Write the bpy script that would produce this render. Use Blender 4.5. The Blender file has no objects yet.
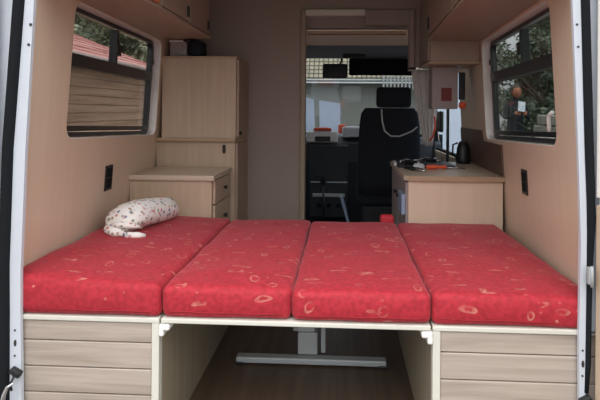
import bpy, bmesh, math, random
from mathutils import Vector, Matrix, noise
random.seed(7)
scene = bpy.context.scene
COL = scene.collection
PI = math.pi

# ------------------------------------------------------------------ camera, sky, exposure
cam_d = bpy.data.cameras.new('camera')
cam = bpy.data.objects.new('camera', cam_d); COL.objects.link(cam)
cam.location = (0, 0, 1.087)
cam.rotation_mode = 'XYZ'
_m = Matrix.Rotation(math.radians(3.0), 4, 'Z') @ Matrix.Rotation(PI/2, 4, 'X') @ Matrix.Rotation(math.radians(0.4), 4, 'Z')
cam.rotation_euler = _m.to_euler('XYZ')
cam_d.sensor_width = 36.0
cam_d.lens = 520/600*36.0
cam_d.shift_x = -15/600
cam_d.shift_y = -88/600
cam_d.clip_start = 0.02
cam_d.clip_end = 200
scene.camera = cam

world = bpy.data.worlds.new('overcast_sky'); scene.world = world
world.use_nodes = True
wn = world.node_tree; wn.nodes.clear()
w_out = wn.nodes.new('ShaderNodeOutputWorld'); w_bg = wn.nodes.new('ShaderNodeBackground')
w_tc = wn.nodes.new('ShaderNodeTexCoord'); w_sep = wn.nodes.new('ShaderNodeSeparateXYZ')
w_ramp = wn.nodes.new('ShaderNodeValToRGB')
w_ramp.color_ramp.elements[0].position = 0.0; w_ramp.color_ramp.elements[0].color = (0.50, 0.515, 0.54, 1)
w_ramp.color_ramp.elements[1].position = 0.6; w_ramp.color_ramp.elements[1].color = (2.2, 2.24, 2.3, 1)
wn.links.new(w_tc.outputs['Generated'], w_sep.inputs[0]); wn.links.new(w_sep.outputs['Z'], w_ramp.inputs[0])
wn.links.new(w_ramp.outputs[0], w_bg.inputs[0]); wn.links.new(w_bg.outputs[0], w_out.inputs[0])
w_bg.inputs[1].default_value = 1.0

sun_d = bpy.data.lights.new('hazy_sun', 'SUN'); sun_d.energy = 0.55; sun_d.angle = math.radians(40)
sun_d.color = (1, 0.97, 0.93)
sun = bpy.data.objects.new('hazy_sun', sun_d); COL.objects.link(sun)
sun.rotation_euler = (math.radians(34), 0, math.radians(-6))   # high behind the camera, through the open rear

scene.view_settings.view_transform = 'Standard'
scene.view_settings.look = 'None'
scene.view_settings.gamma = 1
scene.view_settings.use_curve_mapping = False
scene.view_settings.exposure = 0.55

# ------------------------------------------------------------------ materials
def srgb(r, g, b):
    f = lambda c: (c/255/12.92) if c/255 <= 0.04045 else ((c/255+0.055)/1.055)**2.4
    return (f(r), f(g), f(b), 1)

def new_mat(name):
    m = bpy.data.materials.new(name); m.use_nodes = True
    return m, m.node_tree, m.node_tree.nodes['Principled BSDF']

def N(nt, kind, **kw):
    n = nt.nodes.new(kind)
    for k, v in kw.items(): setattr(n, k, v)
    return n

def plain(name, col, rough=0.5, metal=0.0, var=0.06, scale=30, bump=0.0, spec=0.5):
    m, nt, b = new_mat(name)
    tc = N(nt, 'ShaderNodeTexCoord'); no = N(nt, 'ShaderNodeTexNoise')
    no.inputs['Scale'].default_value = scale; no.inputs['Detail'].default_value = 4
    nt.links.new(tc.outputs['Object'], no.inputs['Vector'])
    mx = N(nt, 'ShaderNodeMix', data_type='RGBA')
    mx.inputs[6].default_value = tuple(c*(1-var) for c in col[:3])+(1,)
    mx.inputs[7].default_value = tuple(min(1, c*(1+var)) for c in col[:3])+(1,)
    nt.links.new(no.outputs[0], mx.inputs[0]); nt.links.new(mx.outputs[2], b.inputs['Base Color'])
    b.inputs['Roughness'].default_value = rough; b.inputs['Metallic'].default_value = metal
    b.inputs['Specular IOR Level'].default_value = spec
    if bump:
        bp = N(nt, 'ShaderNodeBump'); bp.inputs['Strength'].default_value = bump; bp.inputs['Distance'].default_value = 0.01
        nt.links.new(no.outputs[0], bp.inputs['Height']); nt.links.new(bp.outputs[0], b.inputs['Normal'])
    return m

def wood(name, c1, c2, axis='X', rough=0.45, scale=1.0, contrast=(0.35, 0.65)):
    """laminate grain running along `axis` (object space)"""
    m, nt, b = new_mat(name)
    tc = N(nt, 'ShaderNodeTexCoord'); mp = N(nt, 'ShaderNodeMapping')
    s = [22*scale]*3; s['XYZ'.index(axis)] = 1.2*scale
    mp.inputs['Scale'].default_value = s
    no = N(nt, 'ShaderNodeTexNoise'); no.inputs['Scale'].default_value = 1.6; no.inputs['Detail'].default_value = 6
    no.inputs['Distortion'].default_value = 0.6
    ra = N(nt, 'ShaderNodeValToRGB')
    ra.color_ramp.elements[0].position = contrast[0]; ra.color_ramp.elements[0].color = c1
    ra.color_ramp.elements[1].position = contrast[1]; ra.color_ramp.elements[1].color = c2
    nt.links.new(tc.outputs['Object'], mp.inputs[0]); nt.links.new(mp.outputs[0], no.inputs['Vector'])
    nt.links.new(no.outputs[0], ra.inputs[0]); nt.links.new(ra.outputs[0], b.inputs['Base Color'])
    b.inputs['Roughness'].default_value = rough
    return m

def glass(name, tint, refl=0.10):
    m, nt, b = new_mat(name); nt.nodes.remove(b)
    out = nt.nodes['Material Output']
    tr = N(nt, 'ShaderNodeBsdfTransparent'); tr.inputs[0].default_value = tint
    gl = N(nt, 'ShaderNodeBsdfGlossy'); gl.inputs['Roughness'].default_value = 0.03
    no = N(nt, 'ShaderNodeTexNoise'); no.inputs['Scale'].default_value = 3
    mr = N(nt, 'ShaderNodeMapRange'); mr.inputs['To Min'].default_value = refl*0.7; mr.inputs['To Max'].default_value = refl*1.3
    mx = N(nt, 'ShaderNodeMixShader')
    nt.links.new(no.outputs[0], mr.inputs[0]); nt.links.new(mr.outputs[0], mx.inputs[0])
    nt.links.new(tr.outputs[0], mx.inputs[1]); nt.links.new(gl.outputs[0], mx.inputs[2])
    nt.links.new(mx.outputs[0], out.inputs[0])
    return m

def paisley(name):
    """red jacquard with scattered gold paisley drops and swooshes"""
    m, nt, b = new_mat(name)
    tc = N(nt, 'ShaderNodeTexCoord')
    L = nt.links.new
    # warp the coordinates a little
    wn_ = N(nt, 'ShaderNodeTexNoise'); wn_.inputs['Scale'].default_value = 9
    L(tc.outputs['Object'], wn_.inputs['Vector'])
    wm = N(nt, 'ShaderNodeVectorMath', operation='MULTIPLY_ADD')
    wm.inputs[1].default_value = (0.05, 0.05, 0.05)
    L(wn_.outputs['Color'], wm.inputs[0]); L(tc.outputs['Object'], wm.inputs[2])
    def motif(scale, stretch, lo, hi, keep, seed):
        mp = N(nt, 'ShaderNodeMapping'); mp.inputs['Scale'].default_value = stretch
        mp.inputs['Location'].default_value = (seed, seed*0.7, seed*0.3)
        mp.inputs['Rotation'].default_value = (0, 0, seed)
        L(wm.outputs[0], mp.inputs[0])
        vo = N(nt, 'ShaderNodeTexVoronoi'); vo.inputs['Scale'].default_value = scale; vo.inputs['Randomness'].default_value = 0.75
        L(mp.outputs[0], vo.inputs['Vector'])
        a = N(nt, 'ShaderNodeMath', operation='GREATER_THAN'); a.inputs[1].default_value = lo
        c = N(nt, 'ShaderNodeMath', operation='LESS_THAN'); c.inputs[1].default_value = hi
        L(vo.outputs['Distance'], a.inputs[0]); L(vo.outputs['Distance'], c.inputs[0])
        sp = N(nt, 'ShaderNodeSeparateColor'); L(vo.outputs['Color'], sp.inputs[0])
        k = N(nt, 'ShaderNodeMath', operation='LESS_THAN'); k.inputs[1].default_value = keep
        L(sp.outputs[0], k.inputs[0])
        m1 = N(nt, 'ShaderNodeMath', operation='MULTIPLY'); L(a.outputs[0], m1.inputs[0]); L(c.outputs[0], m1.inputs[1])
        m2 = N(nt, 'ShaderNodeMath', operation='MULTIPLY'); L(m1.outputs[0], m2.inputs[0]); L(k.outputs[0], m2.inputs[1])
        return m2
    rings = motif(17, (1, 0.7, 0.8), 0.22, 0.30, 0.30, 1.3)
    cores = motif(17, (1, 0.7, 0.8), -1, 0.08, 0.30, 1.3)
    swoosh = motif(11, (0.55, 2.6, 1.6), 0.10, 0.19, 0.62, 2.2)
    dots = motif(30, (1, 1, 1), -1, 0.16, 0.20, 4.1)
    def mx(x, y):
        q = N(nt, 'ShaderNodeMath', operation='MAXIMUM'); L(x.outputs[0], q.inputs[0]); L(y.outputs[0], q.inputs[1]); return q
    mask = mx(mx(rings, cores), mx(swoosh, dots))
    # broken coverage of the gold thread
    n2 = N(nt, 'ShaderNodeTexNoise'); n2.inputs['Scale'].default_value = 26; n2.inputs['Detail'].default_value = 3
    L(tc.outputs['Object'], n2.inputs['Vector'])
    r2 = N(nt, 'ShaderNodeMapRange'); r2.inputs['From Min'].default_value = 0.38; r2.inputs['From Max'].default_value = 0.62
    r2.inputs['To Min'].default_value = 0.0; r2.inputs['To Max'].default_value = 0.42
    L(n2.outputs[0], r2.inputs[0])
    mm = N(nt, 'ShaderNodeMath', operation='MULTIPLY'); L(mask.outputs[0], mm.inputs[0]); L(r2.outputs[0], mm.inputs[1])
    # red ground with tone on tone leaves
    n3 = N(nt, 'ShaderNodeTexNoise'); n3.inputs['Scale'].default_value = 60; n3.inputs['Detail'].default_value = 5
    L(tc.outputs['Object'], n3.inputs['Vector'])
    ra = N(nt, 'ShaderNodeValToRGB')
    ra.color_ramp.elements[0].position = 0.40; ra.color_ramp.elements[0].color = (0.32, 0.008, 0.018, 1)
    ra.color_ramp.elements[1].position = 0.60; ra.color_ramp.elements[1].color = (0.41, 0.014, 0.028, 1)
    L(n3.outputs[0], ra.inputs[0])
    cm = N(nt, 'ShaderNodeMix', data_type='RGBA'); L(mm.outputs[0], cm.inputs[0]); L(ra.outputs[0], cm.inputs[6])
    cm.inputs[7].default_value = (0.74, 0.36, 0.26, 1)
    L(cm.outputs[2], b.inputs['Base Color'])
    b.inputs['Roughness'].default_value = 0.75
    b.inputs['Sheen Weight'].default_value = 0.20; b.inputs['Sheen Roughness'].default_value = 0.4
    b.inputs['Sheen Tint'].default_value = (1, 0.55, 0.6, 1)
    bp = N(nt, 'ShaderNodeBump'); bp.inputs['Strength'].default_value = 0.35; bp.inputs['Distance'].default_value = 0.006
    L(n3.outputs[0], bp.inputs['Height']); L(bp.outputs[0], b.inputs['Normal'])
    return m

def floral(name):
    m, nt, b = new_mat(name); L = nt.links.new
    tc = N(nt, 'ShaderNodeTexCoord')
    vo = N(nt, 'ShaderNodeTexVoronoi'); vo.inputs['Scale'].default_value = 48
    L(tc.outputs['Object'], vo.inputs['Vector'])
    sp = N(nt, 'ShaderNodeSeparateColor'); L(vo.outputs['Color'], sp.inputs[0])
    ra = N(nt, 'ShaderNodeValToRGB'); ra.color_ramp.interpolation = 'CONSTANT'
    e = ra.color_ramp.elements
    e[0].position = 0; e[0].color = (0.10, 0.14, 0.26, 1)
    e[1].position = 0.25; e[1].color = (0.50, 0.13, 0.09, 1)
    for p, c in ((0.5, (0.32, 0.20, 0.10, 1)), (0.68, (0.55, 0.30, 0.28, 1)), (0.84, (0.16, 0.20, 0.12, 1))):
        x = e.new(p); x.color = c
    L(sp.outputs[1], ra.inputs[0])
    ls = N(nt, 'ShaderNodeMapRange'); ls.inputs['From Min'].default_value = 0.30; ls.inputs['From Max'].default_value = 0.42
    ls.inputs['To Min'].default_value = 0.85; ls.inputs['To Max'].default_value = 0
    L(vo.outputs['Distance'], ls.inputs[0])
    cm = N(nt, 'ShaderNodeMix', data_type='RGBA'); L(ls.outputs[0], cm.inputs[0])
    cm.inputs[6].default_value = (0.80, 0.76, 0.72, 1); L(ra.outputs[0], cm.inputs[7])
    L(cm.outputs[2], b.inputs['Base Color']); b.inputs['Roughness'].default_value = 0.85
    return m

M = {}
M['wall'] = wood('wall_laminate', srgb(213, 190, 166), srgb(217, 194, 170), 'Z', 0.40, 0.8)
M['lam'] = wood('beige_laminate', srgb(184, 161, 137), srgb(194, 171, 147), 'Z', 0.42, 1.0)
M['side'] = wood('bench_side_panel_shaded', srgb(140, 128, 108), srgb(150, 138, 118), 'Z', 0.5, 1.0)  # laminate darkened, under-bed shade put into the colour
M['lam_h'] = wood('beige_laminate_flat', srgb(190, 172, 152), srgb(204, 186, 166), 'X', 0.35, 1.0)
M['edge'] = wood('beech_edge', srgb(168, 140, 112), srgb(178, 150, 122), 'X', 0.4, 1.0)
M['cup'] = wood('cupboard_laminate', srgb(158, 136, 118), srgb(163, 141, 123), 'Y', 0.4, 0.8)
M['cupdoor'] = wood('cupboard_door_orange', srgb(190, 112, 74), srgb(200, 122, 84), 'Y', 0.4, 0.8)
M['part'] = plain('partition_board', srgb(152, 136, 124), 0.6, var=0.05, scale=3)
M['partlight'] = plain('pale_door_post', srgb(150, 134, 112), 0.5)
M['plank'] = wood('grey_oak_plank', srgb(150, 136, 124), srgb(180, 166, 154), 'X', 0.5, 1.2, (0.3, 0.7))
M['groove'] = plain('dark_groove', srgb(70, 52, 44), 0.7)
M['cream'] = plain('cream_edge', srgb(206, 202, 190), 0.4, var=0.03)
M['white'] = plain('white_paint', srgb(196, 200, 208), 0.35, var=0.02)
M['plastic'] = plain('white_plastic', srgb(228, 222, 216), 0.4, var=0.03)
M['rubber'] = plain('black_rubber', srgb(22, 25, 28), 0.9, spec=0.2, var=0.1)
M['black'] = plain('black_plastic', srgb(24, 24, 26), 0.45)
M['frame'] = plain('black_window_frame', srgb(30, 31, 33), 0.35)
M['seat'] = plain('black_seat_cloth', srgb(26, 30, 38), 0.9, bump=0.2, scale=120)
M['dash'] = plain('dark_dashboard', srgb(34, 38, 42), 0.6, bump=0.1, scale=80)
M['floorwood'] = wood('brown_floor_laminate', srgb(74, 58, 46), srgb(92, 74, 60), 'Y', 0.45, 0.8)
M['carpet'] = plain('cab_floor_mat', srgb(36, 36, 38), 0.95, scale=100, bump=0.3)
M['steel'] = plain('grey_painted_steel', srgb(170, 174, 174), 0.45, metal=0.1)
M['chrome'] = plain('chrome_metal', srgb(200, 200, 202), 0.22, metal=1.0)
M['screw'] = plain('screw_hole', srgb(50, 46, 46), 0.5)
M['ceil'] = plain('ceiling_lining', srgb(150, 138, 132), 0.8, var=0.04)
M['headlin'] = plain('cab_headlining', srgb(120, 124, 130), 0.85, var=0.05)
M['splash'] = plain('brown_splashback', srgb(96, 74, 64), 0.45, var=0.08)
M['fabric'] = paisley('red_paisley_fabric')
M['piping'] = plain('red_piping', (0.26, 0.006, 0.014, 1), 0.8)
M['floral'] = floral('white_floral_cotton')
M['curtain'] = plain('pale_grey_curtain', srgb(226, 222, 218), 0.85, var=0.04)
M['orange'] = plain('orange_plastic', srgb(226, 88, 50), 0.45)
M['red'] = plain('red_label', srgb(120, 44, 46), 0.6)
M['cloth'] = plain('white_cloth', srgb(206, 206, 208), 0.9, bump=0.3)
M['bluegrey'] = plain('blue_grey_plastic', srgb(140, 156, 182), 0.4)
M['greybox'] = plain('grey_plastic', srgb(158, 146, 142), 0.5)
M['belt'] = plain('grey_belt_webbing', srgb(200, 200, 200), 0.8)
M['glass_left'] = glass('tinted_glass_left', (0.62, 0.61, 0.60, 1), 0.10)
M['glass_right'] = glass('tinted_glass_right', (0.60, 0.62, 0.61, 1), 0.12)
M['glass_cab'] = glass('windscreen_glass', (0.70, 0.72, 0.73, 1), 0.08)
M['glass_door'] = glass('cab_door_glass', (0.75, 0.8, 0.84, 1), 0.05)
def translucent_paper():
    m, nt, b = new_mat('thin_white_paper'); b.inputs['Base Color'].default_value = srgb(222, 228, 236); b.inputs['Roughness'].default_value = .9
    tr = N(nt, 'ShaderNodeBsdfTranslucent'); tr.inputs[0].default_value = (.8, .86, .95, 1); no = N(nt, 'ShaderNodeTexNoise'); no.inputs['Scale'].default_value = 18
    mr = N(nt, 'ShaderNodeMapRange'); mr.inputs['To Min'].default_value = .3; mr.inputs['To Max'].default_value = .8
    mx = N(nt, 'ShaderNodeMixShader'); L = nt.links.new
    L(no.outputs[0], mr.inputs[0]); L(mr.outputs[0], mx.inputs[0]); L(b.outputs[0], mx.inputs[1]); L(tr.outputs[0], mx.inputs[2]); L(mx.outputs[0], nt.nodes['Material Output'].inputs[0])
    return m
M['thinpaper'] = translucent_paper()
M['paper'] = plain('white_paper', srgb(214, 222, 232), 0.8, var=0.02)

# ------------------------------------------------------------------ mesh helpers
class MB:
    def __init__(s): s.b = bmesh.new()
    def quad(s, pts, mi=0):
        f = s.b.faces.new([s.b.verts.new(p) for p in pts]); f.material_index = mi; return f
    def box(s, x0, x1, y0, y1, z0, z1, bev=0.0, mi=0, seg=2, mat=None):
        r = bmesh.ops.create_cube(s.b, size=1)
        vs = r['verts']
        for v in vs: v.co = Vector(((x0+x1)/2+v.co.x*(x1-x0), (y0+y1)/2+v.co.y*(y1-y0), (z0+z1)/2+v.co.z*(z1-z0)))
        fs = {f for v in vs for f in v.link_faces}
        if bev:
            es = list({e for v in vs for e in v.link_edges})
            rr = bmesh.ops.bevel(s.b, geom=es, offset=bev, segments=seg, profile=0.5, affect='EDGES')
            fs = {f for f in s.b.faces if f.is_valid and (f in fs or f in rr['faces'])}
            vs = list({v for f in fs for v in f.verts})
        for f in fs:
            if f.is_valid: f.material_index = mi
        if mat is not None:
            for v in vs: v.co = mat @ v.co
        return s
    def tube(s, pts, r, seg=10, mi=0, cap=True, flat=None):
        pts = [Vector(p) for p in pts]; rings = []
        rs = r if isinstance(r, (list, tuple)) else [r]*len(pts)
        up = None
        for i, p in enumerate(pts):
            d = (pts[min(i+1, len(pts)-1)]-pts[max(i-1, 0)]).normalized()
            if up is None:
                up = Vector((0, 0, 1)) if abs(d.z) < 0.9 else Vector((1, 0, 0))
            a = d.cross(up).normalized(); c = a.cross(d).normalized(); up = c
            ring = []
            for k in range(seg):
                t = 2*PI*k/seg
                ring.append(s.b.verts.new(p+a*math.cos(t)*rs[i]*(flat or 1)+c*math.sin(t)*rs[i]))
            rings.append(ring)
        for i in range(len(rings)-1):
            for k in range(seg):
                f = s.b.faces.new((rings[i][k], rings[i][(k+1) % seg], rings[i+1][(k+1) % seg], rings[i+1][k]))
                f.material_index = mi; f.smooth = True
        if cap:
            s.b.faces.new(rings[0][::-1]).material_index = mi; s.b.faces.new(rings[-1]).material_index = mi
        return s
    def prism(s, poly, axis, a0, a1, mi=0):
        """poly of 2D points extruded along axis (other two axes in XYZ order)"""
        def P3(p, a):
            q = list(p); q.insert('XYZ'.index(axis), a); return Vector(q)
        A = [s.b.verts.new(P3(p, a0)) for p in poly]; B = [s.b.verts.new(P3(p, a1)) for p in poly]
        n = len(poly)
        for i in range(n):
            s.b.faces.new((A[i], A[(i+1) % n], B[(i+1) % n], B[i])).material_index = mi
        s.b.faces.new(A[::-1]).material_index = mi; s.b.faces.new(B).material_index = mi
        return s
    def rbox(s, x0, x1, y0, y1, z0, z1, r, n=3, step=0.05, puff=0.0, seed=0, wob=0.0, mi=0):
        """rounded soft box with dense faces, puffed outwards"""
        def ax(a, b):
            l = [a+(r-r*math.cos(PI/2*i/n)) for i in range(n)]
            k = max(2, int((b-a-2*r)/step)); l += [a+r+(b-a-2*r)*i/k for i in range(k+1)]
            l += [b-(r-r*math.cos(PI/2*(n-1-i)/n)) for i in range(n)]
            return l
        X, Y, Z = ax(x0, x1), ax(y0, y1), ax(z0, z1)
        c = Vector(((x0+x1)/2, (y0+y1)/2, (z0+z1)/2)); h = Vector(((x1-x0)/2, (y1-y0)/2, (z1-z0)/2))
        cache = {}
        def V(x, y, z):
            k = (round(x, 5), round(y, 5), round(z, 5))
            if k in cache: return cache[k]
            p = Vector((x, y, z)); q = Vector((min(max(x, x0+r), x1-r), min(max(y, y0+r), y1-r), min(max(z, z0+r), z1-r)))
            d = p-q
            if d.length > 1e-6: p = q+d.normalized()*r
            u = (p-c)
            ux, uy, uz = u.x/h.x, u.y/h.y, u.z/h.z
            if puff:
                if p.z > c.z: p.z += puff*(1-ux**4)*(1-uy**4)*max(0, uz)
                p.y += (-1 if uy < 0 else 1)*puff*0.6*(1-ux**4)*(1-uz*uz)*max(0, abs(uy)**4)
            if wob:
                p += Vector(noise.noise_vector(Vector((p.x*7+seed, p.y*7, p.z*7))))*wob
                p.z = max(p.z, z0)
            cache[k] = s.b.verts.new(p); return cache[k]
        def face(A, B, fn, flip):
            for i in range(len(A)-1):
                for j in range(len(B)-1):
                    q = [fn(A[i], B[j]), fn(A[i+1], B[j]), fn(A[i+1], B[j+1]), fn(A[i], B[j+1])]
                    if flip: q.reverse()
                    try:
                        f = s.b.faces.new(q); f.smooth = True; f.material_index = mi
                    except ValueError: pass
        face(X, Y, lambda a, b: V(a, b, z1), False); face(X, Y, lambda a, b: V(a, b, z0), True)
        face(X, Z, lambda a, b: V(a, y0, b), False); face(X, Z, lambda a, b: V(a, y1, b), True)
        face(Y, Z, lambda a, b: V(x1, a, b), False); face(Y, Z, lambda a, b: V(x0, a, b), True)
        return s
    def build(s, name, mats, parent=None, normals=True, smooth=False):
        if normals: bmesh.ops.recalc_face_normals(s.b, faces=s.b.faces)
        me = bpy.data.meshes.new(name); s.b.to_mesh(me); s.b.free()
        if not isinstance(mats, (list, tuple)): mats = [mats]
        for m in mats: me.materials.append(m)
        if smooth:
            for p in me.polygons: p.use_smooth = True
        o = bpy.data.objects.new(name, me); COL.objects.link(o)
        if parent is not None:
            o.parent = parent; o.matrix_parent_inverse = Matrix.Translation(parent.location).inverted()
        return o

def tag(o, label=None, cat=None, group=None, kind=None):
    if label: o['label'] = label
    if cat: o['category'] = cat
    if group: o['group'] = group
    if kind: o['kind'] = kind
    return o
def thing(name, loc, label, cat, group=None, kind=None):
    o = bpy.data.objects.new(name, None); COL.objects.link(o); o.location = loc; o.empty_display_size = 0.05
    return tag(o, label, cat, group, kind)
def copy_tree(o, parent=None):
    c = o.copy(); COL.objects.link(c)
    if parent: c.parent = parent
    for ch in list(o.children): copy_tree(ch, c)
    return c

def rrect(y0, y1, z0, z1, r, n=5):
    pts = []
    for cy, cz, a0 in ((y1-r, z1-r, 0), (y0+r, z1-r, PI/2), (y0+r, z0+r, PI), (y1-r, z0+r, 1.5*PI)):
        for i in range(n+1):
            a = a0+PI/2*i/n; pts.append((cy+r*math.cos(a), cz+r*math.sin(a)))
    return pts

LX = lambda y, z, off=0: -1.085-0.06*(min(y, 3.46)-2.0)-off+0.07*(z-0.53)      # inner face of the left wall
RX = lambda y, z, off=0: 0.775+0.06*(min(y, 3.46)-1.75)+off-0.06*(z-0.6)       # inner face of the right wall

def holed_wall(name, outer, holes, fx, th, mats, parent=None):
    mb = MB(); b = mb.b
    layers = []
    for off in (0, th):
        es = []; loops = []
        for lp in [outer]+holes:
            vs = [b.verts.new((fx(y, z, off), y, z)) for y, z in lp]
            loops.append(vs)
            for i in range(len(vs)): es.append(b.edges.new((vs[i], vs[(i+1) % len(vs)])))
        bmesh.ops.triangle_fill(b, use_beauty=True, use_dissolve=False, edges=es)
        layers.append(loops)
    for A, B in zip(*layers):
        for i in range(len(A)):
            j = (i+1) % len(A); b.faces.new((A[i], A[j], B[j], B[i]))
    return mb.build(name, mats, parent)

def ring_prism(outer, inner, fx, o0, o1):
    """ring between two equal-count loops in the wall plane, between depths o0..o1"""
    mb = MB(); b = mb.b
    L = [[b.verts.new((fx(y, z, o), y, z)) for y, z in lp] for o in (o0, o1) for lp in (outer, inner)]
    n = len(outer)
    for i in range(n):
        j = (i+1) % n
        for A, B in ((L[0], L[1]), (L[2], L[3]), (L[0], L[2]), (L[1], L[3])):
            b.faces.new((A[i], A[j], B[j], B[i]))
    return mb

# ------------------------------------------------------------------ SETTING: shell of the van
mb = MB(); mb.box(-1.30, 1.0, 1.60, 3.50, -0.05, 0.0); tag(mb.build('floor', M['floorwood']), kind='structure')
mb = MB(); mb.box(-1.40, 1.1, 3.50, 5.60, -0.05, -0.001); tag(mb.build('floor_cab', M['carpet']), kind='structure')
mb = MB(); mb.box(-1.20, 0.92, 1.56, 3.60, 1.85, 1.90); tag(mb.build('ceiling', M['ceil']), kind='structure')

LW = (1.925, 3.065, 0.965, 1.505); RWN = (1.885, 3.055, 0.957, 1.497)
LHOLE = rrect(*LW, 0.055); RHOLE = rrect(*RWN, 0.055)
DOORHOLE = rrect(3.78, 5.02, 0.74, 1.42, 0.08)
tag(holed_wall('wall_left', [(1.60, 0.0), (3.46, 0.0), (3.46, 1.87), (1.60, 1.87)], [LHOLE], LX, 0.075, M['wall']), kind='structure')
tag(holed_wall('wall_right', [(1.60, 0.0), (3.46, 0.0), (3.46, 1.87), (1.60, 1.87)], [RHOLE], RX, 0.075, M['wall']), kind='structure')
tag(holed_wall('wall_cab_left', [(3.46, 0.0), (5.5, 0.0), (5.5, 0.9), (4.95, 1.64), (3.46, 1.87)], [DOORHOLE], LX, 0.06, M['headlin']), kind='structure')
tag(holed_wall('wall_cab_right', [(3.46, 0.0), (5.5, 0.0), (5.5, 0.9), (4.95, 1.64), (3.46, 1.87)], [DOORHOLE], RX, 0.06, M['wall']), kind='structure')

def camper_window(n, hole, rect, fx, glassm, div_y, side):
    y0, y1, z0, z1 = rect
    w = thing('window_%d' % n, (fx(y0, z0, 0.05), (y0+y1)/2, z0), 'black framed camper window with two sliding upper panes over a fixed lower pane, in the %s wall' % side, 'window', kind='structure')
    # white reveal lining the cut-out
    e = 0.0025
    inner = rrect(y0+e, y1-e, z0+e, z1-e, 0.053); flange = rrect(y0-0.005, y1+0.007, z0-0.005, z1+0.003, 0.058)
    mb = ring_prism(LOOP(hole), inner, fx, 0.0015, 0.074)
    mb.build('window_reveal', M['plastic'], w)
    f_in = rrect(y0+0.026, y1-0.034, z0+0.026, z1-0.022, 0.036); f_out = rrect(y0+0.005, y1-0.005, z0+0.005, z1-0.005, 0.05)
    fr = ring_prism(f_out, f_in, fx, 0.045, 0.075).build('window_frame', M['frame'], w)
    zb0, zb1 = 1.264, 1.315
    def slab(nm, ya, yb, za, zb, o0, o1, m, par):
        q = MB(); b = q.b
        A = [b.verts.new((fx(y, z, o0), y, z)) for y, z in ((ya, za), (yb, za), (yb, zb), (ya, zb))]
        B = [b.verts.new((fx(y, z, o1), y, z)) for y, z in ((ya, za), (yb, za), (yb, zb), (ya, zb))]
        for i in range(4): b.faces.new((A[i], A[(i+1) % 4], B[(i+1) % 4], B[i]))
        b.faces.new(A); b.faces.new(B); return q.build(nm, m, par)
    slab('crossbar', y0+0.03, y1-0.03, zb0, zb1, 0.036, 0.07, M['frame'], w)
    slab('mullion', div_y-0.012, div_y+0.010, zb1, z1-0.03, 0.034, 0.07, M['frame'], w)
    slab('bottom_rail', y0+0.03, y1-0.03, z0+0.03, z0+0.052, 0.040, 0.07, M['frame'], w)
    slab('latch', div_y-0.04, div_y+0.012, 1.352, 1.405, 0.018, 0.034, M['black'], w)
    slab('latch', y1-0.055, y1-0.035, 1.36, 1.39, 0.030, 0.044, M['black'], w)
    slab('window_pane', y0+0.035, y1-0.035, z0+0.03, zb0+0.01, 0.056, 0.060, glassm, w)
    slab('window_pane', y0+0.035, div_y, zb1-0.01, z1-0.03, 0.052, 0.056, glassm, w)
    slab('window_pane', div_y, y1-0.035, zb1-0.01, z1-0.03, 0.060, 0.064, glassm, w)
    return w
LOOP = lambda l: [(y+(0.0005 if y > 2.4 else -0.0005)*-1, z) for y, z in l]
w1 = camper_window(1, LHOLE, LW, LX, M['glass_left'], 2.46, 'left')
w2 = camper_window(2, RHOLE, RWN, RX, M['glass_right'], 2.385, 'right')
mb = MB(); mb.tube([(RX(2.0, z, 0.025), y, z) for y, z in ((2.03, 1.01), (2.03, 1.06), (2.02, 1.075), (1.99, 1.085))], 0.008, 8); mb.build('window_stay', M['plastic'], w2)

# the sills of both camper windows drop slightly towards the cab
def drop_sill(o):
    for v in o.data.vertices:
        x, y, z = v.co
        if 1.8 < y < 3.2 and 0.9 < z < 1.25:
            v.co.z += (0.012-0.034*(y-1.9)/1.15)*min(1, (1.25-z)/0.2)
for o in [bpy.data.objects['wall_left'], bpy.data.objects['wall_right']]+list(w1.children)+list(w2.children):
    if o.type == 'MESH': drop_sill(o)
# partition behind the living space with the doorway into the cab
mb = MB()
mb.box(-1.19, -0.275, 3.46, 3.49, 0.0, 1.86)
mb.box(0.445, 0.575, 3.46, 3.49, 1.385, 1.86)
mb.box(-0.275, 0.445, 3.46, 3.49, 1.77, 1.86)
mb.box(0.575, 0.83, 3.46, 3.49, 1.385, 1.86)
tag(mb.build('wall_front', M['part']), kind='structure')
# door frame of the cab doorway
mb = MB(); mb.box(-0.277, -0.245, 3.435, 3.52, 0.0, 1.765, 0.004); tag(mb.build('trim_1', M['partlight']), kind='structure')
mb = MB(); mb.box(0.437, 0.470, 3.435, 3.52, 1.385, 1.765, 0.004); tag(mb.build('trim_2', M['part']), kind='structure')
mb = MB(); mb.box(-0.245, 0.147, 3.425, 3.52, 1.722, 1.765, 0.004); tag(mb.build('trim_3', M['cream']), kind='structure')
mb = MB(); mb.box(-0.245, 0.437, 3.60, 3.66, 1.628, 1.655, 0.004); tag(mb.build('trim_4', M['edge']), kind='structure')
mb = MB(); mb.box(0.147, 0.437, 3.44, 3.48, 1.66, 1.765, 0.002); mb.box(-0.245, 0.437, 3.52, 3.60, 1.655, 1.77, 0.0)
tag(mb.build('wall_header', M['ceil']), kind='structure')
mb = MB(); mb.box(-0.30, 0.62, 3.68, 3.72, 1.56, 1.70); tag(mb.build('wall_header_cab', M['part']), kind='structure')
# cab roof and header over the windscreen
mb = MB()
mb.prism([(3.70, 1.66), (4.0, 1.61), (4.9, 1.60), (4.98, 1.60), (4.98, 1.66), (3.70, 1.72)], 'X', -1.14, 0.86)
tag(mb.build('ceiling_cab', M['headlin']), kind='structure')

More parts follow.
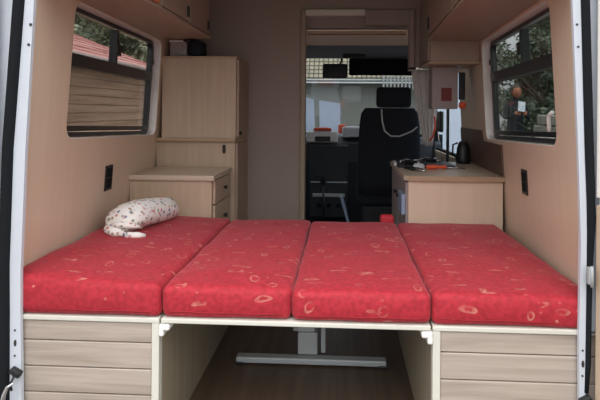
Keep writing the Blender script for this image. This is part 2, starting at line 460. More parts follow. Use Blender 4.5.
# windscreen: glass with black surround, a bulkhead below it
ws = thing('window_3', (-0.15, 5.2, 0.9), 'sloping windscreen at the front of the cab', 'window', kind='structure')
mb = MB(); mb.prism([(5.50, 0.86), (5.505, 0.86), (4.985, 1.64), (4.98, 1.64)], 'X', -1.16, 0.88); mb.build('window_pane', M['glass_cab'], ws)
mb = MB()
mb.prism([(5.50, 0.84), (5.54, 0.84), (5.02, 1.66), (4.98, 1.66)], 'X', -1.22, -1.14)
mb.prism([(5.50, 0.84), (5.54, 0.84), (5.02, 1.66), (4.98, 1.66)], 'X', 0.86, 0.94)
mb.build('window_frame', M['rubber'], ws)
mb = MB(); mb.box(-1.36, 1.05, 5.50, 5.56, 0.0, 0.86); tag(mb.build('wall_bulkhead', M['rubber']), kind='structure')
for n, fx, sd in ((4, LX, 'left'), (5, RX, 'right')):
    w = thing('window_%d' % n, (fx(4.3, .8, .03), 4.3, 0.74), 'plain cab door window on the %s side' % sd, 'window', kind='structure')
    i_ = rrect(3.80, 5.00, 0.76, 1.40, 0.07)
    ring_prism(rrect(3.78, 5.02, 0.74, 1.42, 0.08), i_, fx, 0.02, 0.05).build('window_frame', M['rubber'], w)
    mb = MB(); b = mb.b
    for o in (0.034, 0.038): b.faces.new([b.verts.new((fx(y, z, o), y, z)) for y, z in i_])
    mb.build('window_pane', M['glass_door'], w)

# ------------------------------------------------------------------ rear door frame: posts, seals, doors
def strip(name, inner, outer, y0, y1, mat, kind='structure', holes=None, parent=None):
    mb = MB(); poly = inner+outer[::-1]
    A = [mb.b.verts.new((x, y0, z)) for x, z in poly]; B = [mb.b.verts.new((x, y1, z)) for x, z in poly]
    n = len(poly)
    for i in range(n): mb.b.faces.new((A[i], A[(i+1) % n], B[(i+1) % n], B[i]))
    k = len(inner)
    for V in (A, B):
        for i in range(k-1): mb.b.faces.new((V[i], V[i+1], V[n-2-i], V[n-1-i]))
    o = mb.build(name, mat, parent)
    if kind: tag(o, kind=kind)
    return o
L_in = [(-0.950, 1.90), (-0.968, 1.436), (-0.993, 0.961), (-1.006, 0.580), (-1.005, 0.434), (-1.000, 0.170), (-1.00, -0.10)]
L_out = [(-0.975, 1.90), (-0.998, 1.428), (-1.031, 0.963), (-1.041, 0.590), (-1.039, 0.447), (-1.038, 0.187), (-1.038, -0.10)]
R_in = [(0.662, 1.90), (0.681, 1.428), (0.701, 0.979), (0.711, 0.70), (0.707, 0.440), (0.709, 0.230), (0.709, -0.10)]
R_out = [(0.690, 1.90), (0.708, 1.421), (0.722, 0.981), (0.728, 0.70), (0.729, 0.453), (0.727, 0.247), (0.727, -0.10)]
pl = strip('trim_5', L_in, L_out, 1.583, 1.597, M['white'])
pr_ = strip('trim_6', R_in, R_out, 1.583, 1.597, M['white'])
# body behind the posts, closing the gap between post and wall
mb = MB(); mb.box(-1.19, -1.03, 1.598, 1.612, 0.0, 1.88); tag(mb.build('wall_rear_left', M['white']), kind='structure')
mb = MB(); mb.box(0.715, 0.92, 1.598, 1.612, 0.43, 1.88); tag(mb.build('wall_rear_right', M['white']), kind='structure')
mb = MB(); mb.box(-1.10, 0.82, 1.55, 1.62, 1.83, 1.95, 0.01); tag(mb.build('trim_7', M['white']), kind='structure')
# screw holes and slots punched in the posts are parts of them
def dots(par, lst, y=1.582, nm='screw_hole'):
    for x, z, r, h in lst:
        mb = MB(); mb.tube([(x, y-0.0015, z), (x, y+0.004, z)], r, 10)
        if h:
            for v in mb.b.verts: v.co.z = z+(v.co.z-z)*h
        mb.build(nm, M['screw'], par)
dots(pl, [(-0.978, 1.355, .0045, 0), (-0.984, 1.292, .0045, 0), (-1.022, 0.395, .003, 0), (-1.021, 0.355, .004, 2.6), (-1.022, 0.315, .003, 0)])
dots(pr_, [(0.694, 1.352, .0035, 0), (0.698, 1.286, .0035, 0), (0.717, 0.385, .003, 0), (0.718, 0.345, .004, 2.6), (0.717, 0.31, .003, 0)])
# black rubber door seals
def seal(pts, r, lab):
    mb = MB(); mb.tube(pts, r, 12, flat=None)
    return tag(mb.build('door_seal', M['rubber']), lab, 'door seal')
seal([(-0.993, 1.582, 1.90), (-1.016, 1.582, 1.43), (-1.048, 1.582, 0.965), (-1.058, 1.582, 0.60), (-1.056, 1.582, 0.19), (-1.056, 1.582, -0.1)], 0.0175, 'black rubber seal running down the left edge of the rear opening')
seal([(0.698, 1.582, 1.90), (0.717, 1.582, 1.43), (0.732, 1.582, 0.965), (0.739, 1.582, 0.78), (0.736, 1.582, 0.66), (0.734, 1.582, 0.5), (0.733, 1.582, 0.35), (0.729, 1.582, 0.26)], [0.013, .013, .013, .012, .009, .008, .008, .006], 'black rubber seal running down the right edge of the rear opening')

def rear_door(n, hx, s, ang):
    d = thing('door_%d' % n, (hx, 1.575, 0.0), 'white rear van door swung open on the %s' % ('left' if s < 0 else 'right'), 'door', kind='structure')
    dx, dy = s*math.sin(ang), -math.cos(ang); nx, ny = s*math.cos(ang), math.sin(ang)
    def bx(nm, u0, u1, v0, v1, z0, z1, m, bev=0.006):
        mb = MB(); R = Matrix(((dx, nx, 0, hx), (dy, ny, 0, 1.575), (0, 0, 1, 0), (0, 0, 0, 1)))
        mb.box(u0, u1, v0, v1, z0, z1, bev, mat=R); return mb.build(nm, m, d)
    bx('door_shell', 0.0, 0.80, 0.012, 0.06, -0.12, 1.90, M['cloth'])
    bx('inner_panel', 0.004, 0.76, 0.0, 0.0125, -0.05, 0.82 if s > 0 else 0.60, M['lam'] if s > 0 else M['plastic'], 0.003)
    bx('inner_panel', 0.004, 0.76, 0.0, 0.0125, 0.84 if s > 0 else 0.62, 1.85, M['plastic'], 0.003)
    return d
rear_door(1, -1.073, -1, math.radians(20))
rear_door(2, 0.746, 1, math.radians(20))

# bumper / sill and door latches
def latch(x, s, z, lab):
    t = thing('door_catch', (x, 1.55, z), lab, 'door catch')
    mb = MB(); mb.box(x-0.018, x+0.018, 1.563, 1.583, z-0.010, z+0.010, 0.004, mat=Matrix.Translation((x, 1.55, z)) @ Matrix.Rotation(-s*0.5, 4, 'Y') @ Matrix.Translation((-x, -1.55, -z)))
    mb.build('catch_plate', M['black'], t)
    mb = MB(); mb.tube([(x+s*0.0, 1.564, z-0.008), (x+s*0.008, 1.558, z-0.03), (x+s*0.004, 1.558, z-0.05)], 0.004, 8); mb.build('lever', M['black'], t)
    return t
latch(-1.012, -1, 0.268, 'black door catch low on the left door post')
latch(0.722, 1, 0.242, 'black door catch low on the right door post')
mb = MB(); mb.tube([(-1.000, 1.545, 0.25), (-1.018, 1.54, 0.238), (-1.026, 1.535, 0.215), (-1.030, 1.535, 0.185), (-1.05, 1.53, 0.178), (-1.09, 1.53, 0.178)], [.003, .005, .006, .007, .008, .008], 10)
tag(mb.build('door_stay', M['chrome']), 'bent silver door stay hooked below the left door catch', 'door stay')
mb = MB(); mb.box(0.718, 0.733, 1.548, 1.565, 0.59, 0.64, 0.003); mb.tube([(0.7255, 1.546, 0.585), (0.7255, 1.546, 0.645)], 0.004, 8)
tag(mb.build('hinge_clip', M['steel']), 'small silver clip on the right door seal beside the bed', 'clip')

# ------------------------------------------------------------------ bed: benches, boards, cushions
BT = 0.4225   # underside of the cushion boards
def bench(x0, x1, s, lab):
    """s=+1: aisle on the right of the bench"""
    t = thing('bed_bench', ((x0+x1)/2, 1.63, 0.0), lab, 'bench')
    xa = x1 if s > 0 else x0          # aisle side
    # planked front with real grooves
    fx0, fx1 = (x0, x1-0.024) if s > 0 else (x0+0.024, x1)
    zs = [0.0, 0.110, 0.192, 0.274, 0.357, BT]
    mb = MB()
    for a, b in zip(zs[:-1], zs[1:]): mb.box(fx0, fx1, 1.604, 1.622, a+0.0015, b-0.0015, 0.0025, 0, 1)
    mb.box(fx0, fx1, 1.612, 1.624, 0.0, BT, 0, 1)
    mb.build('front_panel', [M['plank'], M['groove']], t)
    mb = MB(); mb.box(min(xa, xa-s*0.024), max(xa, xa-s*0.024), 1.600, 1.630, 0.0, BT, 0.003); mb.build('corner_post', M['cream'], t)
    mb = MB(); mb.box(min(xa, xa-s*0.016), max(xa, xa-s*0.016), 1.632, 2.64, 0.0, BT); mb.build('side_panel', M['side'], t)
    mb = MB(); mb.box(x0, x1, 2.625, 2.64, 0.0, BT) if False else mb.box(min(x0, x1-0.02) if s > 0 else x0+0.018, x1-0.018 if s > 0 else x1, 2.622, 2.638, 0.0, BT); mb.build('back_panel', M['lam'], t)
    mb = MB(); mb.box(x0, x1, 1.598, 2.64, BT, BT+0.0155, 0.003); mb.build('top_board', [M['cream']], t)
    # plastic corner bracket that carries the middle board
    mb = MB(); mb.box(min(xa, xa+s*0.034), max(xa, xa+s*0.034), 1.594, 1.66, BT-0.022, BT-0.002, 0.006, 0, 3)
    mb.box(min(xa, xa+s*0.016), max(xa, xa+s*0.016), 1.594, 1.63, BT-0.04, BT-0.015, 0.005, 0, 3)
    mb.build('bracket', M['curtain'], t)
    return t
bench(-1.03, -0.568, 1, 'plank-fronted bench under the left end of the bed')
bench(0.280, 0.775, -1, 'plank-fronted bench under the right end of the bed')
mb = MB(); mb.box(-0.562, 0.274, 1.598, 2.64, BT+0.0005, BT+0.0155, 0.003)
tag(mb.build('bed_board', M['cream']), 'thin white-edged board bridging the gap between the two benches', 'bed board')

CZ = BT+0.0165
def cushion(x0, x1, y0, y1, ztop, lab, seed, tilt=0):
    t = thing('bed_cushion', ((x0+x1)/2, y0, CZ), lab, 'cushion', 'red paisley bed cushions')
    mb = MB(); mb.rbox(x0, x1, y0, y1, CZ, ztop, 0.021, 4, 0.030, 0.009, seed, 0.004)
    for v in mb.b.verts:
        w = (v.co.z-CZ)/(ztop-CZ); u = (v.co.x-x0)/(x1-x0); v.co.z += tilt*max(0, w)*max(0, 1-u)**1.5
    c = mb.build('cushion_cover', M['fabric'], t)
    mb = MB()
    for z in (CZ+0.020,):
        pts = []
        for k in range(25):
            u = k/24; x = x0+0.012+(x1-x0-0.024)*u
            uu = 2*u-1
            pts.append((x, y0-0.0010-0.0030*(1-uu**4)+(0.012 if k in (0, 24) else 0), z+0.001*math.sin(u*17+seed)))
        mb.tube(pts, 0.0022, 6)
    mb.build('piping', M['piping'], t)
    return t
cushion(-1.068, -0.5645, 1.600, 2.640, 0.540, 'red paisley bed cushion at the left wall, with the floral roll lying on it', 1, 0.028)
cushion(-0.5625, -0.1545, 1.604, 2.645, 0.537, 'red paisley bed cushion second from the left wall, ending level with the doorway post', 5)
cushion(-0.1525, 0.276, 1.600, 2.642, 0.534, 'red paisley bed cushion second from the right wall, its far end before the driver seat', 9)
cushion(0.278, 0.770, 1.602, 2.645, 0.534, 'red paisley bed cushion at the right wall, before the kitchen cabinet', 13)
# little red fabric hump poking up at the far edge
mb = MB(); mb.rbox(0.195, 0.268, 2.650, 2.70, 0.43, 0.566, 0.018, 4, 0.02, 0.0, 3, 0.003)
tag(mb.build('headrest_pad', plain('plain_red_cloth', (0.42, 0.02, 0.03, 1), .8)), 'small red padded block poking up behind the far edge of the bed', 'pad')

# bolster with a floral cover, one open end folded under
def bolster():
    t = thing('bolster_pillow', (-0.91, 2.40, 0.55), 'white floral bolster roll with a loose folded end, lying on the bed', 'pillow')
    A = Vector((-0.952, 2.140, 0)); B = Vector((-0.828, 2.560, 0)); ax = (B-A); ln = ax.length; ax.normalize()
    def bed(x):
        u = min(1, max(0, (x+1.068)/0.5035)); return 0.5505+0.028*(1-u)**1.5
    sd = Vector((ax.y, -ax.x, 0))
    prof = [(0.0, .035, .018), (.015, .064, .038), (.045, .080, .052), (.10, .084, .060), (.16, .078, .062), (.23, .070, .060), (.30, .064, .057), (.37, .058, .053), (.40, .046, .042), (.412, .02, .018)]
    mb = MB(); rings = []; sg = 36
    for u, w, h in prof:
        ring = []
        for k in range(sg):
            a = 2*PI*k/sg
            cr = 1+0.035*math.sin(5*a+u*22)+0.03*math.sin(8*a-u*45)*max(0, 1-u*4)
            p = A+ax*u+sd*(math.cos(a)*w*cr); z = bed(A.x+ax.x*u)+h*0.95+math.sin(a)*h*cr
            ring.append(mb.b.verts.new((p.x, p.y, max(z, bed(p.x)+0.001))))
        rings.append(ring)
    for i in range(len(rings)-1):
        for k in range(sg): mb.b.faces.new((rings[i][k], rings[i][(k+1) % sg], rings[i+1][(k+1) % sg], rings[i+1][k]))
    mb.b.faces.new(rings[0]); mb.b.faces.new(rings[-1])
    o = mb.build('bolster_cover', M['floral'], t, smooth=True)
    # folded flap at the near end: two soft folds lying on the cushion
    mb = MB()
    mb.tube([(-1.000, 2.168, 0.588), (-0.975, 2.128, 0.588), (-0.940, 2.108, 0.584), (-0.900, 2.108, 0.580)], [.012, .018, .020, .014], 12)
    mb.tube([(-0.915, 2.123, 0.572), (-0.880, 2.108, 0.572), (-0.845, 2.118, 0.569), (-0.820, 2.138, 0.564)], [.008, .014, .015, .008], 12)
    mb.tube([(-0.955, 2.123, 0.610), (-0.915, 2.118, 0.612), (-0.875, 2.138, 0.604), (-0.845, 2.168, 0.592)], [.008, .014, .012, .006], 12)
    mb.build('folded_end', M['floral'], t, smooth=True)
bolster()

# ------------------------------------------------------------------ table pedestal stored under the bed
t = thing('table_pedestal', (-0.13, 2.30, 0.0), 'grey steel table pedestal with a long foot bar under the bed', 'table leg')
mb = MB(); mb.box(-0.45, 0.195, 2.215, 2.26, 0.006, 0.032, 0.006); mb.build('foot_bar', M['steel'], t)
for x in (-0.45, 0.16):
    mb = MB(); mb.box(x, x+0.035, 2.21, 2.265, 0.0, 0.012, 0.003); mb.build('foot_pad', M['black'], t)
mb = MB(); mb.box(-0.186, -0.10, 2.25, 2.31, 0.034, 0.13, 0.005); mb.build('lower_column', M['steel'], t)
mb = MB(); mb.box(-0.190, -0.112, 2.255, 2.305, 0.13, 0.417, 0.004); mb.box(-0.207, -0.19, 2.262, 2.30, 0.13, 0.145, 0.003); mb.build('upper_column', M['steel'], t)
mb = MB(); mb.box(-0.086, -0.066, 2.27, 2.29, 0.034, 0.417, 0.003); mb.build('guide_rod', M['steel'], t)

# ------------------------------------------------------------------ left side furniture
def knob(x, y, z, par, s=1):
    mb = MB(); mb.tube([(x, y, z), (x+s*0.008, y, z), (x+s*0.010, y, z), (x+s*0.02, y, z)], [.006, .006, .012, .011], 12); mb.build('knob', M['black'], par)
t = thing('drawer_cabinet', (-0.9, 2.9, 0.0), 'low beige drawer cabinet behind the left end of the bed', 'cabinet')
mb = MB(); mb.prism([(-1.110, 2.672), (-0.676, 2.672), (-0.676, 3.085), (-1.130, 3.085)], 'Z', 0.0, 0.728); mb.build('body', M['lam'], t)
mb = MB(); mb.prism([(-1.110, 2.656), (-0.660, 2.656), (-0.660, 3.088), (-1.135, 3.088)], 'Z', 0.728, 0.752); mb.build('countertop', M['lam_h'], t)
for z0, z1 in ((0.600, 0.722), (0.42, 0.590), (0.24, 0.41)):
    mb = MB(); mb.box(-0.676, -0.663, 2.700, 3.07, z0, z1, 0.003); d = mb.build('drawer', M['lam'], t)
    knob(-0.663, 2.90, (z0+z1)/2, d)

t = thing('wardrobe', (-0.9, 3.25, 0.0), 'tall beige wardrobe between the left window and the partition', 'wardrobe')
mb = MB(); mb.box(-1.125, -0.645, 3.105, 3.455, 0.0, 0.905); mb.build('lower_body', M['lam'], t)
mb = MB(); mb.box(-1.122, -0.637, 3.075, 3.455, 0.905, 0.925, 0.003); mb.build('ledge', M['edge'], t)
mb = MB(); mb.box(-1.092, -0.640, 3.10, 3.455, 0.925, 1.405); mb.build('upper_body', M['lam'], t)
mb = MB(); mb.box(-1.090, -0.632, 3.095, 3.457, 1.405, 1.420, 0.003); mb.build('top_edge', M['edge'], t)
mb = MB(); mb.box(-0.640, -0.624, 3.115, 3.445, 0.935, 1.400, 0.003); d = mb.build('door', M['cup'], t); 
mb = MB(); mb.tube([(-0.624, 3.15, 0.955), (-0.612, 3.15, 0.955)], 0.010, 12); mb.build('knob', M['black'], d)
mb = MB(); mb.box(-0.645, -0.629, 3.115, 3.445, 0.05, 0.895, 0.003); d = mb.build('door', M['cup'], t)
mb = MB(); mb.box(-0.718, -0.700, 3.090, 3.105, 0.835, 0.885, 0.004); mb.build('handle', M['black'], t)

def socket(fx, y0, y1, z0, z1, lab, s):
    t = thing('wall_socket', (fx(y0, z0), y0, z0), lab, 'socket', 'black wall sockets')
    def sl(nm, a, b, c, d, o0, o1):
        q = MB(); A = [q.b.verts.new((fx(y, z, o0), y, z)) for y, z in ((a, c), (b, c), (b, d), (a, d))]
        B = [q.b.verts.new((fx(y, z, o1), y, z)) for y, z in ((a, c), (b, c), (b, d), (a, d))]
        for i in range(4): q.b.faces.new((A[i], A[(i+1) % 4], B[(i+1) % 4], B[i]))
        q.b.faces.new(A); q.b.faces.new(B); return q.build(nm, M['black' if nm == 'face_plate' else 'rubber'], t)
    sl('face_plate', y0, y1, z0, z1, 0.0, -0.006)
    h = (z1-z0)
    sl('rocker', y0+0.014, y1-0.014, z0+h*0.52, z1-0.012, -0.006, -0.010); sl('rocker', y0+0.014, y1-0.014, z0+0.012, z0+h*0.48, -0.006, -0.009)
socket(LX, 2.335, 2.415, 0.715, 0.832, 'black double socket on the left wall above the bed', -1)
socket(RX, 2.270, 2.345, 0.735, 0.842, 'black double socket on the right wall above the bed', 1)

# left overhead cupboard
t = thing('overhead_cupboard', (-0.9, 2.2, 1.49), 'overhead cupboard along the left wall above the window', 'cupboard')
def cup_poly(edge):   # outline in x,y of the cupboard, wall side to aisle side
    return edge
mb = MB(); mb.prism([(-1.005, 1.63), (-0.760, 1.63), (-0.758, 1.855), (-0.750, 2.126), (-0.765, 2.98), (-1.083, 2.98)], 'Z', 1.508, 1.520); mb.build('bottom_board', M['cup'], t)
mb = MB(); mb.prism([(-0.98, 1.635), (-0.775, 1.635), (-0.774, 1.855), (-0.766, 2.126), (-0.781, 2.97), (-1.06, 2.97)], 'Z', 1.520, 1.80); mb.build('body', M['cup'], t)
def slant_door(p, q, z0, z1, m, hinge_z=None):
    p = Vector(p); q = Vector(q); d = (q-p).normalized(); n = Vector((d.y, -d.x))*0.014
    mb = MB(); mb.prism([tuple(p), tuple(q), tuple(q+n), tuple(p+n)], 'Z', z0, z1); o = mb.build('door', m, t)
    mb = MB(); h = q+n*1.2-d*0.03; mb.box(h.x-0.006, h.x+0.006, h.y-0.01, h.y+0.01, 1.55, 1.60, 0.003); mb.build('hinge', M['black'], o)
slant_door((-0.776, 1.65), (-0.767, 2.10), 1.527, 1.79, M['cupdoor'])
slant_door((-0.767, 2.14), (-0.774, 2.54), 1.527, 1.79, M['cup'])
slant_door((-0.775, 2.57), (-0.781, 2.95), 1.527, 1.79, M['cup'])

# dark bag and pale box on top of the wardrobe
t = thing('storage_box', (-0.93, 3.2, 1.421), 'pale box on top of the wardrobe below the overhead cupboard', 'box')
mb = MB(); mb.box(-1.060, -0.955, 3.14, 3.32, 1.421, 1.520, 0.006); mb.build('body', M['greybox'], t)
mb = MB(); mb.box(-1.063, -0.952, 3.137, 3.323, 1.510, 1.524, 0.004); mb.build('lid', M['plastic'], t)
t = thing('dark_bag', (-0.76, 3.2, 1.421), 'black bag slumped on top of the wardrobe at its right end', 'bag')
mb = MB(); mb.rbox(-0.945, -0.865, 3.13, 3.30, 1.421, 1.525, 0.025, 4, 0.02, 0.004, 2, 0.008); mb.build('body', M['seat'], t)
mb = MB(); mb.tube([(-0.89, 3.16, 1.52), (-0.95, 3.12, 1.53), (-0.96, 3.10, 1.515), (-0.92, 3.12, 1.50)], 0.008, 8); mb.build('strap', M['black'], t)

# ------------------------------------------------------------------ right side furniture
t = thing('kitchen_cabinet', (0.55, 2.9, 0.0), 'beige kitchen cabinet behind the right end of the bed', 'cabinet')
mb = MB(); mb.box(0.345, 0.812, 2.690, 3.44, 0.0, 0.741); mb.build('body', M['wall'], t)
mb = MB(); mb.box(0.340, 0.815, 2.676, 2.690, 0.01, 0.738, 0.002); mb.build('end_panel', M['wall'], t)
mb = MB(); mb.prism([(0.318, 2.690), (0.340, 2.660), (0.818, 2.660), (0.85, 3.455), (0.318, 3.455)], 'Z', 0.741, 0.765); mb.build('countertop', M['lam_h'], t)
mb = MB(); mb.prism([(0.340, 2.655), (0.818, 2.655), (0.818, 2.660), (0.340, 2.660)], 'Z', 0.741, 0.765); mb.build('edge_strip', M['edge'], t)
mb = MB(); mb.box(0.329, 0.345, 2.70, 3.05, 0.05, 0.73, 0.003); d = mb.build('door', M['greybox'], t); knob(0.329, 2.98, 0.62, d, -1)
mb = MB(); mb.box(0.329, 0.345, 3.07, 3.43, 0.05, 0.73, 0.003); d = mb.build('door', M['greybox'], t); knob(0.329, 3.12, 0.62, d, -1)
mb = MB(); mb.box(0.308, 0.328, 2.70, 2.86, 0.56, 0.665, 0.004)
tag(mb.build('tea_towel', M['bluegrey']), 'grey-blue towel hanging on the aisle side of the kitchen cabinet', 'towel')
# dark splashback on the wall behind the counter
mb = MB(); b = mb.b
for o in (-0.001, -0.008): pass
A = [b.verts.new((RX(y, z, -0.001), y, z)) for y, z in ((2.67, 0.767), (3.77, 0.767), (3.77, 0.985), (3.14, 0.985), (3.12, 0.925), (2.67, 0.925))]
B = [b.verts.new((RX(y, z, -0.010), y, z)) for y, z in ((2.67, 0.767), (3.77, 0.767), (3.77, 0.985), (3.14, 0.985), (3.12, 0.925), (2.67, 0.925))]
for i in range(6): b.faces.new((A[i], A[(i+1) % 6], B[(i+1) % 6], B[i]))
b.faces.new(A); b.faces.new(B)
tag(mb.build('splashback', M['splash']), 'dark brown splashback on the right wall behind the countertop', 'splashback')

# right overhead cupboard, and the lower hanging unit beyond it
t = thing('overhead_cupboard', (0.6, 2.2, 1.49), 'overhead cupboard along the right wall above the window', 'cupboard')
mb = MB(); mb.prism([(0.715, 1.63), (0.425, 1.63), (0.445, 1.879), (0.494, 3.07), (0.800, 3.07)], 'Z', 1.508, 1.520); mb.build('bottom_board', M['cup'], t)
mb = MB(); mb.prism([(0.69, 1.635), (0.44, 1.635), (0.46, 1.879), (0.509, 3.065), (0.778, 3.065)], 'Z', 1.520, 1.80); mb.build('body', M['cup'], t)
for (x0, y0, x1, y1) in ((0.447, 1.65, 0.472, 2.20), (0.475, 2.24, 0.503, 3.03)):
    mb = MB(); mb.prism([(x0, y0), (x1, y1), (x1-0.014, y1), (x0-0.014, y0)], 'Z', 1.527, 1.79); d = mb.build('door', M['cup'], t)
    mb = MB(); mb.box(x1-0.022, x1-0.012, y1-0.06, y1-0.03, 1.56, 1.63, 0.003); mb.build('hinge', M['black'], d)
t = thing('hanging_cupboard', (0.6, 3.0, 1.35), 'lower hanging cupboard past the right window, above the countertop', 'cupboard')
mb = MB(); mb.box(0.515, 0.80, 3.09, 3.44, 1.388, 1.80); mb.build('body', M['cup'], t)
mb = MB(); mb.box(0.500, 0.81, 3.08, 3.44, 1.375, 1.388, 0.003); mb.build('bottom_board', M['edge'], t)
mb = MB(); mb.box(0.501, 0.515, 3.10, 3.42, 1.393, 1.79, 0.003); mb.build('door', M['part'], t)

t = thing('control_box', (0.63, 3.3, 1.13), 'grey control box with a red patch hanging under the far right cupboard', 'control box')
mb = MB(); mb.box(0.555, 0.715, 3.26, 3.40, 1.112, 1.374, 0.006); mb.build('casing', M['greybox'], t)
mb = MB(); mb.box(0.612, 0.676, 3.2565, 3.261, 1.160, 1.242, 0.001); mb.build('label', M['red'], t)
t = thing('hanging_utensil', (0.735, 3.2, 1.1), 'dark hanging utensil with orange tip on the right wall beside the control box', 'utensil')
mb = MB(); mb.box(0.725, 0.762, 3.27, 3.30, 1.17, 1.34, 0.006); mb.build('grip', M['black'], t)
mb = MB(); mb.rbox(0.722, 0.765, 3.262, 3.282, 1.115, 1.155, 0.012, 3, 0.02); mb.build('tip', M['orange'], t)

# ---- things lying on the countertop
CT = 0.7655
def frying_hob():
    t = thing('gas_hob', (0.45, 3.2, CT), 'black gas hob at the far end of the countertop', 'hob')
    mb = MB(); mb.box(0.33, 0.66, 3.06, 3.40, CT, CT+0.014, 0.004); mb.build('base', M['black'], t)
    for x, y in ((0.42, 3.16), (0.56, 3.30)):
        mb = MB(); mb.tube([(x, y, CT+0.014), (x, y, CT+0.024), (x, y, CT+0.027)], [.035, .035, .02], 16); mb.build('burner', M['rubber'], t)
        mb = MB()
        for k in range(4):
            a = PI/2*k+0.4; mb.tube([(x+.018*math.cos(a), y+.018*math.sin(a), CT+.036), (x+.075*math.cos(a), y+.075*math.sin(a), CT+.036), (x+.08*math.cos(a), y+.08*math.sin(a), CT+.014)], 0.004, 6)
        mb.build('pan_support', M['chrome'], t)
frying_hob()
# pliers
t = thing('pliers', (0.40, 2.88, CT), 'dark pliers lying near the front corner of the countertop', 'pliers')
mb = MB(); mb.tube([(0.355, 2.97, CT+.010), (0.385, 2.93, CT+.010), (0.415, 2.885, CT+.009)], [.007, .009, .008], 8); mb.tube([(0.375, 3.00, CT+.010), (0.400, 2.95, CT+.010), (0.418, 2.89, CT+.009)], [.007, .009, .008], 8); mb.build('handle', M['black'], t)
mb = MB(); mb.tube([(0.414, 2.89, CT+.009), (0.432, 2.865, CT+.009), (0.448, 2.835, CT+.008)], [.013, .011, .005], 8); mb.build('jaw', M['chrome'], t)
# screwdriver with orange handle
t = thing('screwdriver', (0.60, 2.98, CT), 'orange-handled screwdriver lying across the countertop', 'screwdriver')
mb = MB(); mb.tube([(0.478, 2.975, CT+.014), (0.485, 2.977, CT+.014), (0.53, 2.98, CT+.014), (0.545, 2.982, CT+.014), (0.56, 2.983, CT+.014), (0.585, 2.985, CT+.014), (0.59, 2.986, CT+.014)], [.008, .0135, .0135, .009, .008, .0135, .008], 12); mb.build('handle', M['orange'], t)
mb = MB(); mb.tube([(0.59, 2.986, CT+.013), (0.70, 3.0, CT+.006)], 0.0035, 8); mb.build('blade', M['chrome'], t)
# white cloth crumpled
mb = MB(); mb.rbox(0.41, 0.475, 2.99, 3.05, CT, CT+0.022, 0.010, 3, 0.01, 0.004, 5, 0.010)
tag(mb.build('dish_cloth', M['cloth']), 'crumpled white cloth beside the orange screwdriver', 'cloth')
mb = MB(); mb.tube([(0.315, 3.10, CT+.012), (0.325, 3.20, CT+.014), (0.322, 3.32, CT+.012)], [.008, .012, .007], 8)
tag(mb.build('marker_pen', M['cloth']), 'pale stick lying along the aisle edge of the countertop', 'pen')
# kettle at the wall
t = thing('kettle', (0.735, 3.36, CT), 'black kettle at the far wall end of the countertop', 'kettle')
mb = MB(); mb.tube([(0.775, 3.37, CT+.0), (0.775, 3.37, CT+.02), (0.775, 3.37, CT+.10), (0.775, 3.37, CT+.135), (0.775, 3.37, CT+.145)], [.045, .048, .040, .028, .01], 20); mb.build('body', M['black'], t)
mb = MB(); mb.tube([(0.735, 3.36, CT+.13), (0.705, 3.35, CT+.12), (0.703, 3.35, CT+.06), (0.732, 3.36, CT+.03)], .006, 8); mb.build('handle', M['black'], t)

# curtain tied back at the cab doorway
mb = MB(); n = 40; rows = 14
vs = []
for r in range(rows+1):
    v = r/rows; z = 1.40-0.56*v
    xa = 0.515+0.10*v**1.2; xb = 0.745-0.065*v
    row = []
    for k in range(n+1):
        u = k/n
        row.append(mb.b.verts.new((xa+(xb-xa)*u, 3.93+0.014*math.sin(u*PI*9)+0.01*v, z)))
    vs.append(row)
for r in range(rows):
    for k in range(n):
        mb.b.faces.new((vs[r][k], vs[r][k+1], vs[r+1][k+1], vs[r+1][k])).smooth = True
cu = mb.build('curtain', M['curtain'], normals=False)
sm = cu.modifiers.new('thick', 'SOLIDIFY'); sm.thickness = 0.003
tag(cu, 'pale pleated curtain bunched at the right of the cab doorway', 'curtain')
mb = MB(); mb.tube([(0.49, 3.93, 1.405), (0.74, 3.93, 1.405)], 0.006, 8); tag(mb.build('curtain_rail', M['cream']), 'thin rail carrying the pale curtain', 'curtain rail')
# buckle and belt hanging before the side window
t = thing('seat_belt', (0.73, 4.1, 0.9), 'black belt reel with hanging strap before the bright cab side window', 'seat belt')
mb = MB(); mb.box(0.80, 0.812, 3.99, 4.05, 0.0, 1.45, 0.002); mb.build('strap', M['black'], t)
mb = MB(); mb.rbox(0.79, 0.82, 4.25, 4.50, 0.93, 1.10, 0.012, 3, 0.04); mb.build('reel', M['black'], t)
mb = MB(); mb.box(0.80, 0.812, 4.60, 4.66, 0.0, 1.45, 0.002); mb.build('strap', M['black'], t)

